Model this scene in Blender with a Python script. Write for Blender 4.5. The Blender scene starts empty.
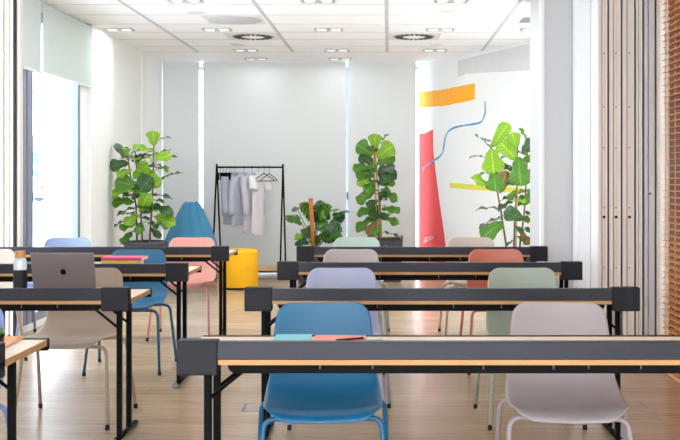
import bpy, bmesh, math, random
from mathutils import Vector, Matrix
random.seed(7)
C = bpy.context.scene.collection
F = 1020.0; CX, CY, CAMH = 388.0, 174.5, 1.35       # focal length in px, principal point, eye height
CEIL = 2.897
R = math.radians

def srgb(r, g, b):
    f = lambda c: (c/255/12.92) if c/255 <= .04045 else ((c/255+.055)/1.055)**2.4
    return (f(r), f(g), f(b), 1)

# ------------------------------------------------------------------ materials
def mat(name, col, rough=.5, metal=0, bump=0, bscale=60, var=0, vscale=8, spec=.5, stretch=None, coat=0):
    m = bpy.data.materials.new(name); m.use_nodes = True
    nt = m.node_tree; b = nt.nodes['Principled BSDF']
    b.inputs['Base Color'].default_value = col; b.inputs['Roughness'].default_value = rough
    b.inputs['Metallic'].default_value = metal; b.inputs['Specular IOR Level'].default_value = spec
    b.inputs['Coat Weight'].default_value = coat
    if bump or var:
        tc = nt.nodes.new('ShaderNodeTexCoord'); mp = nt.nodes.new('ShaderNodeMapping')
        if stretch: mp.inputs['Scale'].default_value = stretch
        nt.links.new(tc.outputs['Object'], mp.inputs['Vector'])
    if var:
        n = nt.nodes.new('ShaderNodeTexNoise'); n.inputs['Scale'].default_value = vscale; n.inputs['Detail'].default_value = 4
        nt.links.new(mp.outputs['Vector'], n.inputs['Vector'])
        r = nt.nodes.new('ShaderNodeValToRGB')
        r.color_ramp.elements[0].position = .3; r.color_ramp.elements[1].position = .7
        r.color_ramp.elements[0].color = tuple(c*(1-var) for c in col[:3])+(1,)
        r.color_ramp.elements[1].color = tuple(min(1, c*(1+var)) for c in col[:3])+(1,)
        nt.links.new(n.outputs['Fac'], r.inputs['Fac']); nt.links.new(r.outputs['Color'], b.inputs['Base Color'])
    if bump:
        n = nt.nodes.new('ShaderNodeTexNoise'); n.inputs['Scale'].default_value = bscale; n.inputs['Detail'].default_value = 3
        nt.links.new(mp.outputs['Vector'], n.inputs['Vector'])
        bp = nt.nodes.new('ShaderNodeBump'); bp.inputs['Strength'].default_value = bump; bp.inputs['Distance'].default_value = .01
        nt.links.new(n.outputs['Fac'], bp.inputs['Height']); nt.links.new(bp.outputs['Normal'], b.inputs['Normal'])
    return m

def translucent(name, col, fac, rough=.6, tcol=None, bump=0, bscale=80):
    m = mat(name, col, rough, bump=bump, bscale=bscale)
    nt = m.node_tree; b = nt.nodes['Principled BSDF']; out = nt.nodes['Material Output']
    t = nt.nodes.new('ShaderNodeBsdfTranslucent'); t.inputs['Color'].default_value = tcol or col
    mx = nt.nodes.new('ShaderNodeMixShader'); mx.inputs['Fac'].default_value = fac
    nt.links.new(b.outputs[0], mx.inputs[1]); nt.links.new(t.outputs[0], mx.inputs[2]); nt.links.new(mx.outputs[0], out.inputs['Surface'])
    return m

def glass_mat(name, tint=(.96, .98, .99, 1), gloss=.08, milk=0):
    m = bpy.data.materials.new(name); m.use_nodes = True; nt = m.node_tree
    nt.nodes.remove(nt.nodes['Principled BSDF'])
    t = nt.nodes.new('ShaderNodeBsdfTransparent'); t.inputs[0].default_value = tint
    g = nt.nodes.new('ShaderNodeBsdfGlossy'); g.inputs['Roughness'].default_value = .02
    mx = nt.nodes.new('ShaderNodeMixShader'); mx.inputs[0].default_value = gloss
    nt.links.new(t.outputs[0], mx.inputs[1]); nt.links.new(g.outputs[0], mx.inputs[2])
    if milk:
        d = nt.nodes.new('ShaderNodeBsdfTranslucent'); d.inputs[0].default_value = (.95, .97, 1, 1)
        m2 = nt.nodes.new('ShaderNodeMixShader'); m2.inputs[0].default_value = milk
        nt.links.new(mx.outputs[0], m2.inputs[1]); nt.links.new(d.outputs[0], m2.inputs[2]); mx = m2
    nt.links.new(mx.outputs[0], nt.nodes['Material Output'].inputs['Surface'])
    return m

def floor_mat():
    m = bpy.data.materials.new('oak_planks'); m.use_nodes = True; nt = m.node_tree; b = nt.nodes['Principled BSDF']
    N = nt.nodes.new; L = nt.links.new
    tc = N('ShaderNodeTexCoord')
    br = N('ShaderNodeTexBrick'); br.offset = .37
    br.inputs['Scale'].default_value = 1; br.inputs['Brick Width'].default_value = 1.5; br.inputs['Row Height'].default_value = .19
    br.inputs['Mortar Size'].default_value = .0022; br.inputs['Mortar Smooth'].default_value = .2
    br.inputs['Color1'].default_value = srgb(194, 168, 137); br.inputs['Color2'].default_value = srgb(180, 152, 121)
    br.inputs['Mortar'].default_value = srgb(156, 136, 112)
    L(tc.outputs['Object'], br.inputs['Vector'])
    mp = N('ShaderNodeMapping'); mp.inputs['Scale'].default_value = (.7, 14, 1); L(tc.outputs['Object'], mp.inputs['Vector'])
    n = N('ShaderNodeTexNoise'); n.inputs['Scale'].default_value = 4; n.inputs['Detail'].default_value = 8; n.inputs['Distortion'].default_value = 1.2
    L(mp.outputs['Vector'], n.inputs['Vector'])
    r = N('ShaderNodeValToRGB'); r.color_ramp.elements[0].position = .35; r.color_ramp.elements[0].color = (.74, .70, .66, 1)
    r.color_ramp.elements[1].position = .62; r.color_ramp.elements[1].color = (1.05, 1.04, 1.03, 1)
    L(n.outputs['Fac'], r.inputs['Fac'])
    mx = N('ShaderNodeMix'); mx.data_type = 'RGBA'; mx.blend_type = 'MULTIPLY'; mx.inputs[0].default_value = .9
    L(br.outputs['Color'], mx.inputs[6]); L(r.outputs['Color'], mx.inputs[7])
    L(mx.outputs[2], b.inputs['Base Color'])
    b.inputs['Roughness'].default_value = .27; b.inputs['Specular IOR Level'].default_value = .6
    bp = N('ShaderNodeBump'); bp.inputs['Strength'].default_value = .12; bp.inputs['Distance'].default_value = .004
    L(n.outputs['Fac'], bp.inputs['Height']); L(bp.outputs['Normal'], b.inputs['Normal'])
    return m

def wood_mat(name, c1, c2, stretch, rough=.5, scale=3):
    m = bpy.data.materials.new(name); m.use_nodes = True; nt = m.node_tree; b = nt.nodes['Principled BSDF']
    tc = nt.nodes.new('ShaderNodeTexCoord'); mp = nt.nodes.new('ShaderNodeMapping'); mp.inputs['Scale'].default_value = stretch
    n = nt.nodes.new('ShaderNodeTexNoise'); n.inputs['Scale'].default_value = scale; n.inputs['Detail'].default_value = 6; n.inputs['Distortion'].default_value = .8
    r = nt.nodes.new('ShaderNodeValToRGB'); r.color_ramp.elements[0].color = c1; r.color_ramp.elements[1].color = c2
    r.color_ramp.elements[0].position = .33; r.color_ramp.elements[1].position = .67
    nt.links.new(tc.outputs['Object'], mp.inputs['Vector']); nt.links.new(mp.outputs['Vector'], n.inputs['Vector'])
    nt.links.new(n.outputs['Fac'], r.inputs['Fac']); nt.links.new(r.outputs['Color'], b.inputs['Base Color'])
    b.inputs['Roughness'].default_value = rough
    return m

def perforated(name, col, dark, scale):
    m = bpy.data.materials.new(name); m.use_nodes = True; nt = m.node_tree; b = nt.nodes['Principled BSDF']
    tc = nt.nodes.new('ShaderNodeTexCoord'); v = nt.nodes.new('ShaderNodeTexVoronoi'); v.inputs['Scale'].default_value = scale; v.inputs['Randomness'].default_value = 0
    r = nt.nodes.new('ShaderNodeValToRGB'); r.color_ramp.elements[0].color = dark; r.color_ramp.elements[1].color = col
    r.color_ramp.elements[0].position = .28; r.color_ramp.elements[1].position = .34
    nt.links.new(tc.outputs['Object'], v.inputs['Vector']); nt.links.new(v.outputs['Distance'], r.inputs['Fac']); nt.links.new(r.outputs['Color'], b.inputs['Base Color'])
    b.inputs['Roughness'].default_value = .6
    return m

def emit_mat(name, col, s):
    m = bpy.data.materials.new(name); m.use_nodes = True; b = m.node_tree.nodes['Principled BSDF']
    b.inputs['Base Color'].default_value = col; b.inputs['Emission Color'].default_value = col; b.inputs['Emission Strength'].default_value = s
    return m

M = {
 'floor': floor_mat(),
 'wall': mat('white_wall_paint', srgb(238, 239, 238), .7, bump=.03, bscale=120),
 'walltint': mat('soft_white_wall_paint', srgb(232, 235, 230), .7, bump=.03, bscale=120),  # wall colour; on the left strip it carries the wall's shade
 'column': mat('grey_white_paint', srgb(200, 200, 201), .6, bump=.02, bscale=90),
 'ceil': mat('ceiling_tile_white', srgb(249, 249, 250), .8, bump=.03, bscale=200),
 'seam': mat('ceiling_seam_grey', srgb(194, 196, 199), .7, var=.02),
 'ceilplate': mat('ceiling_plate_grey', srgb(222, 220, 216), .6, var=.02),
 'ceilplate2': perforated('perforated_ceiling_plate', srgb(232, 232, 234), srgb(178, 178, 182), 42),
 'white': mat('white_enamel', srgb(236, 236, 236), .45, var=.01),
 'blind': translucent('roller_blind_fabric', srgb(228, 230, 229), .09, .85, bump=.05, bscale=400),
 'blindgreen': translucent('grey_green_blind_fabric', srgb(203, 214, 209), .06, .85, bump=.05, bscale=400),
 'frame': mat('blue_grey_window_frame', srgb(136, 146, 166), .4, metal=.2, var=.03),
 'glass': glass_mat('window_glass'),
 'bottleglass': glass_mat('bottle_glass', (.93, .96, .98, 1), .16, .6),
 'black': mat('black_powder_coat', srgb(12, 11, 13), .55, spec=.08, bump=.05, bscale=500),
 'graphite': mat('graphite_rail_coat', srgb(33, 32, 43), .45, spec=.4, bump=.03, bscale=500),
 'cap': mat('graphite_cap_plastic', srgb(27, 26, 32), .5, spec=.25, bump=.06, bscale=600),
 'tray': mat('black_tray_felt', srgb(14, 13, 14), .8, spec=.2, bump=.1, bscale=300),
 'steel': mat('dark_steel', srgb(120, 122, 128), .3, metal=1, var=.03),
 'chrome': mat('brushed_chrome', srgb(200, 200, 204), .25, metal=1, var=.03),
 'rubber': mat('black_rubber', srgb(18, 18, 19), .7, var=.05),
 'laminate': wood_mat('pale_maple_laminate', srgb(224, 200, 174), srgb(232, 212, 190), (1, 14, 4), .4),
 'ply': wood_mat('birch_plywood_edge', srgb(176, 128, 74), srgb(202, 154, 98), (1, 2, 80), .5),
 'slat': wood_mat('stained_bamboo_slat', srgb(236, 158, 88), srgb(248, 188, 120), (3, 3, 30), .4),
 'board': wood_mat('light_pine_board', srgb(206, 158, 110), srgb(222, 180, 132), (1, 12, 12), .5),
 'cork': wood_mat('bamboo_lid_wood', srgb(176, 118, 62), srgb(206, 150, 88), (30, 30, 3), .5),
 'moss': wood_mat('coir_pole_fibre', srgb(150, 84, 36), srgb(196, 122, 62), (20, 20, 40), .9),
 'laptop': mat('space_grey_aluminium', srgb(128, 118, 116), .38, metal=.5, bump=.02, bscale=900),
 'ink': mat('gloss_black', srgb(12, 12, 14), .2, var=.05),
 'pot': mat('charcoal_planter', srgb(62, 63, 72), .5, bump=.05, bscale=90),
 'potblack': mat('black_grey_planter', srgb(50, 50, 54), .5, bump=.05, bscale=90),
 'soil': mat('potting_soil', srgb(58, 42, 30), .95, bump=.6, bscale=60, var=.2),
 'bark': mat('brown_bark', srgb(124, 92, 60), .8, bump=.3, bscale=90, var=.15),
 'cane': mat('bamboo_cane', srgb(196, 150, 88), .6, var=.1, vscale=20),
 'yellow': mat('yellow_felt', srgb(247, 184, 12), .85, bump=.12, bscale=260),
 'beanbag': mat('blue_canvas', srgb(66, 134, 172), .85, bump=.15, bscale=220, var=.05),
 'mred': mat('red_wall_paint', srgb(238, 68, 64), .7, var=.03), 'morange': mat('orange_wall_paint', srgb(252, 172, 26), .7, var=.05, vscale=3, stretch=(8, 8, .4)),
 'myellow': mat('yellow_wall_paint', srgb(226, 220, 76), .7, var=.06), 'mblue': mat('blue_brush_paint', srgb(56, 148, 196), .6, var=.3, vscale=9),
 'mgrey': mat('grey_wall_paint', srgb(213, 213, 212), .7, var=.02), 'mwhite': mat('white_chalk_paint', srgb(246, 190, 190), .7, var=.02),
 'paper': mat('white_paper', srgb(238, 234, 226), .8, var=.03), 'bpink': mat('pink_cover', srgb(206, 50, 104), .5, var=.04),
 'blime': mat('lime_cover', srgb(210, 208, 60), .5, var=.04), 'bteal': mat('teal_cover', srgb(110, 200, 212), .5, var=.04),
 'bcoral': mat('coral_cover', srgb(244, 136, 116), .5, var=.04), 'bturq': mat('turquoise_cover', srgb(60, 178, 170), .5, var=.04),
 'borange': mat('orange_cover', srgb(238, 150, 42), .5, var=.04), 'succ': mat('succulent_green', srgb(86, 140, 40), .5, bump=.3, bscale=40, var=.2),
 'pbeige': mat('beige_partition_edge', srgb(222, 207, 197), .5, var=.04, vscale=3, stretch=(30, 30, .3)),
 'pbrown': mat('brown_partition_groove', srgb(184, 154, 136), .5, var=.04), 'pgrey': mat('grey_partition_edge', srgb(205, 197, 198), .5, var=.04),
 'pcream': mat('cream_partition_edge', srgb(224, 213, 202), .5, var=.03),
 'dust': mat('pale_paving', srgb(242, 243, 245), .9, var=.06), 'carwhite': mat('car_paint_white', srgb(200, 208, 226), .3, var=.02),
 'cardark': mat('car_dark_glass', srgb(100, 116, 150), .2, var=.02), 'bldg': mat('pale_blue_facade', srgb(170, 188, 222), .8, var=.03),
 'bldgwin': mat('blue_facade_glass', srgb(90, 118, 172), .2, var=.05), 'taillight': mat('red_tail_lens', srgb(190, 60, 70), .3, var=.05),
 'lens': emit_mat('lamp_diffuser', (1, .98, .95, 1), 1.2), 'lampdark': mat('lamp_recess_dark', srgb(70, 68, 68), .5, var=.05),
 'discgrey': perforated('perforated_disc_grey', srgb(196, 197, 199), srgb(120, 120, 124), 30), 'lampframe': mat('lamp_frame_grey', srgb(196, 196, 196), .5, var=.03), 'lampmid': mat('lamp_recess_grey', srgb(150, 150, 150), .5, var=.04), 'swirl': mat('swirl_vent_dark', srgb(46, 46, 48), .6, var=.05),
 'brownpanel': mat('dark_brown_panel', srgb(122, 86, 60), .6, var=.1), 'vent': mat('vent_grey_metal', srgb(150, 148, 146), .45, metal=.3, var=.05),
}
def veins(m):
    nt = m.node_tree; N = nt.nodes.new; L = nt.links.new; b = nt.nodes['Principled BSDF']
    at = N('ShaderNodeAttribute'); at.attribute_name = 'leaf_coord'; sp = N('ShaderNodeSeparateXYZ'); L(at.outputs['Vector'], sp.inputs[0])
    def mth(op, a, b_=None):
        n = N('ShaderNodeMath'); n.operation = op
        for i, v in enumerate((a, b_)):
            if v is None: continue
            if isinstance(v, (int, float)): n.inputs[i].default_value = v
            else: L(v, n.inputs[i])
        return n.outputs[0]
    ay = mth('ABSOLUTE', sp.outputs['Y'])
    side = mth('POWER', mth('ABSOLUTE', mth('SINE', mth('SUBTRACT', mth('MULTIPLY', sp.outputs['X'], 22), mth('MULTIPLY', ay, 5)))), 14)
    mid = mth('LESS_THAN', ay, .07)
    v = mth('MULTIPLY', mth('MAXIMUM', mth('MULTIPLY', side, .6), mid), sp.outputs['Z'])
    mx = N('ShaderNodeMix'); mx.data_type = 'RGBA'; c = b.inputs['Base Color'].default_value
    mx.inputs[6].default_value = c; mx.inputs[7].default_value = (min(1, c[0]*2.2+.04), min(1, c[1]*1.7+.05), c[2]*1.6+.02, 1)
    L(v, mx.inputs[0]); L(mx.outputs[2], b.inputs['Base Color'])
    bp = N('ShaderNodeBump'); bp.inputs['Strength'].default_value = .6; bp.inputs['Distance'].default_value = .006; bp.invert = True
    L(side, bp.inputs['Height']); L(bp.outputs['Normal'], b.inputs['Normal'])
    return m
LEAF = [translucent('leaf_light_green', srgb(112, 158, 26), .2, .32, srgb(150, 196, 26)),
        translucent('leaf_mid_green', srgb(66, 118, 28), .17, .3, srgb(110, 160, 26)),
        translucent('leaf_dark_green', srgb(36, 76, 32), .1, .28, srgb(80, 130, 30)),
        translucent('leaf_brown_dry', srgb(116, 92, 40), .15, .5, srgb(140, 110, 40)),
        translucent('leaf_grey_underside', srgb(84, 98, 88), .15, .4, srgb(80, 120, 60))]

LEAF = [veins(m) for m in LEAF]

# ------------------------------------------------------------------ mesh helpers
class MB:
    def __init__(s): s.v = []; s.f = []; s.m = []; s.sm = []; s.lc = {}
    def add(s, vs, fs, mi=0, smooth=False):
        o = len(s.v); s.v += [tuple(v) for v in vs]
        for f in fs: s.f.append([i+o for i in f]); s.m.append(mi); s.sm.append(smooth)
        return s
    def box(s, x0, x1, y0, y1, z0, z1, mi=0, mtop=None):
        vs = [(x0,y0,z0),(x1,y0,z0),(x1,y1,z0),(x0,y1,z0),(x0,y0,z1),(x1,y0,z1),(x1,y1,z1),(x0,y1,z1)]
        s.add(vs, [(0,3,2,1)], mi); o = len(s.v)-8
        for f in [(0,1,5,4),(1,2,6,5),(2,3,7,6),(3,0,4,7)]: s.f.append([i+o for i in f]); s.m.append(mi); s.sm.append(False)
        s.f.append([o+4,o+5,o+6,o+7]); s.m.append(mi if mtop is None else mtop); s.sm.append(False)
        return s
    def tube(s, pts, r, n=10, mi=0, cap=True):
        pts = [Vector(p) for p in pts]; k = len(pts); rs = r if isinstance(r, (list, tuple)) else [r]*k
        vs = []; prev = None
        for i, p in enumerate(pts):
            d = (pts[min(i+1,k-1)]-pts[max(i-1,0)]).normalized()
            if prev is None:
                a = Vector((0,0,1)) if abs(d.z) < .9 else Vector((1,0,0)); u = d.cross(a).normalized()
            else:
                u = (prev - d*prev.dot(d)).normalized()
            prev = u; w = d.cross(u)
            for j in range(n):
                t = 2*math.pi*j/n; vs.append(p + (u*math.cos(t)+w*math.sin(t))*rs[i])
        fs = [(i*n+j, i*n+(j+1)%n, (i+1)*n+(j+1)%n, (i+1)*n+j) for i in range(k-1) for j in range(n)]
        s.add(vs, fs, mi, True)
        if cap:
            o = len(s.v)-len(vs)
            s.f.append([o+j for j in reversed(range(n))]); s.m.append(mi); s.sm.append(False)
            s.f.append([o+(k-1)*n+j for j in range(n)]); s.m.append(mi); s.sm.append(False)
        return s
    def lathe(s, prof, n=32, mi=0, c=(0,0,0), smooth=True):
        vs = []
        for (r, z) in prof:
            for j in range(n):
                t = 2*math.pi*j/n; vs.append((c[0]+r*math.cos(t), c[1]+r*math.sin(t), c[2]+z))
        k = len(prof)
        s.add(vs, [(i*n+j, i*n+(j+1)%n, (i+1)*n+(j+1)%n, (i+1)*n+j) for i in range(k-1) for j in range(n)], mi, smooth)
        o = len(s.v)-len(vs)
        s.f.append([o+j for j in reversed(range(n))]); s.m.append(mi); s.sm.append(False)
        s.f.append([o+(k-1)*n+j for j in range(n)]); s.m.append(mi); s.sm.append(False)
        return s
    def prism(s, poly, axis, a, b, mi=0):
        def P(p, t):
            return {'y': (p[0], t, p[1]), 'z': (p[0], p[1], t), 'x': (t, p[0], p[1])}[axis]
        n = len(poly); vs = [P(p, a) for p in poly]+[P(p, b) for p in poly]
        s.add(vs, [tuple(range(n)), tuple(range(2*n-1, n-1, -1))]+[((i+1)%n, i, n+i, n+(i+1)%n) for i in range(n)], mi)
        return s
    def build(s, name, mats, parent=None, bevel=0, solid=0, sub=0, loc=None, seg=2):
        me = bpy.data.meshes.new(name); me.from_pydata(s.v, [], s.f)
        for m in (mats if isinstance(mats, list) else [mats]): me.materials.append(m)
        me.polygons.foreach_set('material_index', s.m); me.polygons.foreach_set('use_smooth', s.sm)
        if s.lc:
            at = me.attributes.new('leaf_coord', 'FLOAT_VECTOR', 'POINT')
            for i, c in s.lc.items(): at.data[i].vector = c
        bm = bmesh.new(); bm.from_mesh(me); bmesh.ops.recalc_face_normals(bm, faces=bm.faces); bm.to_mesh(me); bm.free()
        o = bpy.data.objects.new(name, me); C.objects.link(o)
        if parent: o.parent = parent
        if loc: o.location = loc
        if solid:
            md = o.modifiers.new('solid', 'SOLIDIFY'); md.thickness = solid; md.offset = 0
        if sub:
            md = o.modifiers.new('sub', 'SUBSURF'); md.levels = sub; md.render_levels = sub
        if bevel:
            md = o.modifiers.new('bevel', 'BEVEL'); md.width = bevel; md.segments = seg; md.limit_method = 'ANGLE'; md.angle_limit = R(40)
            md.harden_normals = False
        return o

def tag(o, label=None, cat=None, group=None, kind=None):
    if label: o['label'] = label
    if cat: o['category'] = cat
    if group: o['group'] = group
    if kind: o['kind'] = kind
    return o
def thing(name, label, cat, loc, rz=0, group=None):
    o = bpy.data.objects.new(name, None); C.objects.link(o); o.location = loc; o.rotation_euler = (0,0,rz)
    o.empty_display_size = .1
    return tag(o, label, cat, group)
def dup(o, parent=None):
    c = o.copy(); C.objects.link(c); c.parent = parent
    for ch in list(o.children): dup(ch, c)
    return c
def copy_thing(o, label, loc, rz=0):
    c = dup(o); c['label'] = label; c.location = loc; c.rotation_euler = (0,0,rz); return c
def struct(name, mb, m, label=None, bevel=0, parent=None):
    o = mb.build(name, m, parent, bevel=bevel)
    if not parent:
        o['kind'] = 'structure'
        if label: o['label'] = label
    return o
def B(*a): return MB().box(*a)
def arc_path(pts, r, n=5):
    """polyline with rounded corners"""
    pts = [Vector(p) for p in pts]; out = [pts[0]]
    for i in range(1, len(pts)-1):
        a, b, c = pts[i-1], pts[i], pts[i+1]
        u = (a-b).normalized(); w = (c-b).normalized()
        p0, p1 = b+u*r, b+w*r
        for k in range(n+1):
            t = k/n; out.append(p0*(1-t)**2 + b*2*t*(1-t) + p1*t*t)
    out.append(pts[-1]); return out
def X(px, z): return (px-CX)*z/F
def H(py, z): return CAMH-(py-CY)*z/F

# ------------------------------------------------------------------ the setting
struct('floor', B(-3.7, 2.6, -3.2, 14.6, -.06, 0), M['floor'], 'pale oak plank floor of the classroom')
struct('ceiling', B(-3.7, 2.6, -3.2, 14.6, CEIL, CEIL+.1), M['ceil'], 'white tiled ceiling')
g = MB()
for x in (-2.39, -1.2, -.013, 1.176): g.box(x-.018, x+.018, 2, 12.88, CEIL-.003, CEIL+.01)
for k in range(18):
    y = 12.88-.6*k; g.box(-3.1, 2.3, y-.006, y+.006, CEIL-.0025, CEIL+.01)
struct('trim_1', g, M['seam'], 'grey joints between the ceiling tiles')

# window wall on the left, with a full-height opening
g = MB(); XL = -3.1
g.box(XL-.22, XL, 8.5, 8.66, 0, CEIL); g.box(XL-.22, XL, 10.26, 14.6, 0, CEIL)
g.box(XL-.22, XL, 8.66, 10.26, 2.8, CEIL); g.box(XL-.22, XL, 8.66, 10.26, 0, .06)
struct('wall_left', g, M['wall'], 'white window wall on the left')
struct('trim_2', B(XL-.001, XL+.05, 10.5, 11.33, 0, CEIL), M['wall'], 'white pilaster right of the left window', .003)
struct('trim_12', B(XL-.001, XL+.012, 11.33, 12.75, 0, CEIL), M['walltint'], 'soft white wall strip behind the bushy plant')  # shading past the pilaster, put into the strip's tint
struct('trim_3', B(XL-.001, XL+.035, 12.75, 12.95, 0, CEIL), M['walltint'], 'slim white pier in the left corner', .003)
w = MB()
for (a, b) in ((8.66, 8.885), (10.19, 10.26)): w.box(XL-.06, XL+.004, a, b, .06, 2.8)
w.box(XL-.06, XL+.004, 8.885, 10.19, .06, .14); w.box(XL-.06, XL+.004, 8.885, 10.19, 2.7, 2.8)
win = struct('window_1', w, M['frame'], 'tall left window with blue-grey frame', .004)
B(XL-.03, XL-.018, 8.885, 10.19, .14, 2.7).build('pane', M['glass'], win)
for y in (8.74, 8.87, 10.205): B(XL+.003, XL+.009, y, y+.012, .06, 2.8).build('gasket', M['steel'], win)

struct('wall_left_near', MB().box(-3.85, -3.7, -3.2, 6.5, 0, CEIL).box(-3.85, -3.7, 6.5, 8.2, 2.6, CEIL), M['wall'], 'left wall of the near room')  # unseen wall; its opening is sized for light on the left floor
# folding-partition jamb at the left edge of the opening
j = MB()
j.box(-3.7, -3.175, 8.41, 8.5, 0, CEIL).box(-3.172, -3.15, 8.43, 8.5, 0, CEIL).box(-3.147, -3.132, 8.42, 8.5, 0, CEIL).box(-3.129, -3.1, 8.43, 8.5, 0, CEIL)
struct('trim_4', j, M['pcream'], 'cream partition jamb at the left edge', .003)
struct('trim_5', B(-3.0985, -3.082, 8.435, 8.5, 0, CEIL), M['rubber'], 'black seal beside the cream jamb')
struct('trim_6', B(-3.081, -3.055, 8.46, 8.53, 0, CEIL), M['pcream'], 'cream strip between black seal and left window', .004)
struct('trim_7', B(-3.1, 1.5, 8.40, 8.435, -.01, .003), M['steel'], 'grey floor track of the folding partition')

# back wall: piers and lintel with glazed slots between them
YB = 14.2
g = MB()
for a, b in ((-3.3, -3.12), (-2.44, -2.36), (-1.62, -1.50), (.02, .10)): g.box(a, b, YB+.1, YB+.35, 0, CEIL)
g.box(-3.3, .6, YB+.1, YB+.35, 0, .1); g.box(-3.3, .6, YB+.1, YB+.35, 2.86, CEIL)
struct('wall_back', g, M['walltint'], 'back wall behind the white roller blinds')
for k, (a, b) in enumerate(((-3.12, -2.44), (-1.50, .02), (.10, .62), (-2.36, -1.62))):
    w = MB()
    w.box(a, a+.02, YB+.14, YB+.2, .1, 2.86); w.box(b-.02, b, YB+.14, YB+.2, .1, 2.86)
    w.box(a, b, YB+.14, YB+.2, .1, .14); w.box(a, b, YB+.14, YB+.2, 2.82, 2.86)
    wo = struct('window_%d' % (k+2), w, M['frame'], 'window slot behind the back blinds')
    B(a+.02, b-.02, YB+.165, YB+.175, .14, 2.82).build('pane', M['glass'], wo)
B(-.60, -.54, YB+.13, YB+.19, .14, 2.82).build('mullion', M['frame'], bpy.data.objects['window_3'])
B(-.575, -.55, YB+.09, YB+.13, 1.0, 1.1).build('window_handle', M['rubber'], bpy.data.objects['window_3'])
struct('baseboard_back', B(-3.1, .4, YB+.06, YB+.1, 0, .09), M['column'], 'pale baseboard under the back blinds', .003)

# angled mural wall
A0 = Vector((.43, 14.2)); DIR = Vector((.453, -.8915)).normalized(); NRM = Vector((DIR.y, -DIR.x))
if NRM.y > 0: NRM = -NRM
def on_wall(px, py, off=0):
    k = (px-CX)/F
    s = (k*A0.y-A0.x)/(DIR.x-k*DIR.y)
    p = A0+DIR*s; z = H(py, p.y); q = p+NRM*off
    return Vector((q.x, q.y, z))
def wall_prism(pts2, o0, o1, mb, mi=0):
    n = len(pts2); vs = [on_wall(p[0], p[1], o1) for p in pts2]+[on_wall(p[0], p[1], o0) for p in pts2]
    mb.add(vs, [tuple(range(n)), tuple(range(2*n-1, n-1, -1))]+[((i+1)%n, i, n+i, n+(i+1)%n) for i in range(n)], mi)
g = MB(); P0 = A0; P1 = A0+DIR*4.35; q0 = P0-NRM*.15; q1 = P1-NRM*.15
g.add([(P0.x,P0.y,0),(P1.x,P1.y,0),(q1.x,q1.y,0),(q0.x,q0.y,0),(P0.x,P0.y,CEIL),(P1.x,P1.y,CEIL),(q1.x,q1.y,CEIL),(q0.x,q0.y,CEIL)],
      [(0,3,2,1),(4,5,6,7),(0,1,5,4),(1,2,6,5),(2,3,7,6),(3,0,4,7)])
struct('wall_mural', g, M['wall'], 'angled white wall carrying the painted mural')
mur = thing('wall_mural_painting', 'abstract mural of red, orange, yellow and grey shapes on the white angled wall', 'mural', (P0.x+DIR.x*1.0, P0.y+DIR.y*1.0, 0))
def mural(name, pts, m, o1=.003, **kw):
    mb = MB(); inv = Matrix.Translation(-Vector(mur.location))
    wall_prism(pts, .0005, o1, mb); mb.v = [tuple(inv @ Vector(v)) for v in mb.v]
    o = mb.build(name, m, mur); 
    if 'label' in kw: o['label'] = kw['label']
    return o
def wob(a, b, n, amp):
    return [(a[0]+(b[0]-a[0])*i/n, a[1]+(b[1]-a[1])*i/n+random.uniform(-amp, amp)) for i in range(n+1)]
mural('orange_swatch', wob((420, 92.5), (448, 89), 6, .4)+wob((450, 88.5), (475, 83.2), 6, .4)+wob((475, 99.8), (450, 104.5), 6, .4)+wob((448, 105.5), (420, 108), 6, .4), M['morange'], label='orange painted swatch')
mural('red_shape', [(419, 133.5), (425, 133.5), (433, 129.5), (433.3, 150), (436, 175), (440, 205), (444, 232), (449.5, 276), (419, 276)], M['mred'], label='tall red painted shape')
mural('yellow_strip', [(450, 182.8), (470, 184.3), (500, 186.5), (522, 188), (522, 194), (500, 191.5), (470, 189.5), (450, 187.8)], M['myellow'], label='yellow painted strip')
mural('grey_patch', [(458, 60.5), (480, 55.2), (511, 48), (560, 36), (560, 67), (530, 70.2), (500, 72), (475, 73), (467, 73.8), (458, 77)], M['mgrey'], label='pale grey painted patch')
ctrl = [(485, 101), (485.3, 112), (484, 117), (481, 122), (474, 124), (464, 125.5), (455, 127.5), (449, 131), (445.5, 137), (444, 147), (442.5, 153), (438, 158), (432, 161.5), (426, 166), (423.5, 169), (424, 171)]
def crom(P, n=6):
    out = []
    for i in range(len(P)-1):
        p0, p1, p2, p3 = P[max(i-1,0)], P[i], P[i+1], P[min(i+2,len(P)-1)]
        for k in range(n):
            t = k/n
            out.append(tuple(.5*((2*p1[a])+(-p0[a]+p2[a])*t+(2*p0[a]-5*p1[a]+4*p2[a]-p3[a])*t*t+(-p0[a]+3*p1[a]-3*p2[a]+p3[a])*t**3) for a in (0,1)))
    out.append(P[-1]); return out
def stroke(name, pts, wid, m, parent=mur, off=.004, label=None):
    pts = crom(pts); mb = MB()
    lp = [on_wall(*p, .0005)-Vector(mur.location) for p in pts]
    rs = [wid*(.55+.45*abs(math.sin(i*.21))) for i in range(len(lp))]
    n3 = Vector((NRM.x, NRM.y, 0)); vs = []
    for i, p in enumerate(lp):
        d = (lp[min(i+1,len(lp)-1)]-lp[max(i-1,0)]).normalized(); sd = d.cross(n3).normalized()*rs[i]
        vs += [p+sd, p-sd, p-sd+n3*off, p+sd+n3*off]
    fs = []
    for i in range(len(lp)-1):
        for k in range(4): fs.append((i*4+k, i*4+(k+1)%4, i*4+4+(k+1)%4, i*4+4+k))
    fs += [(3,2,1,0), tuple(len(vs)-4+k for k in range(4))]
    mb.add(vs, fs); o = mb.build(name, m, parent)
    if label: o['label'] = label
    return o
stroke('blue_line', ctrl, .013, M['mblue'], label='wavy blue brush line')
red = bpy.data.objects['red_shape']
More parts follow.
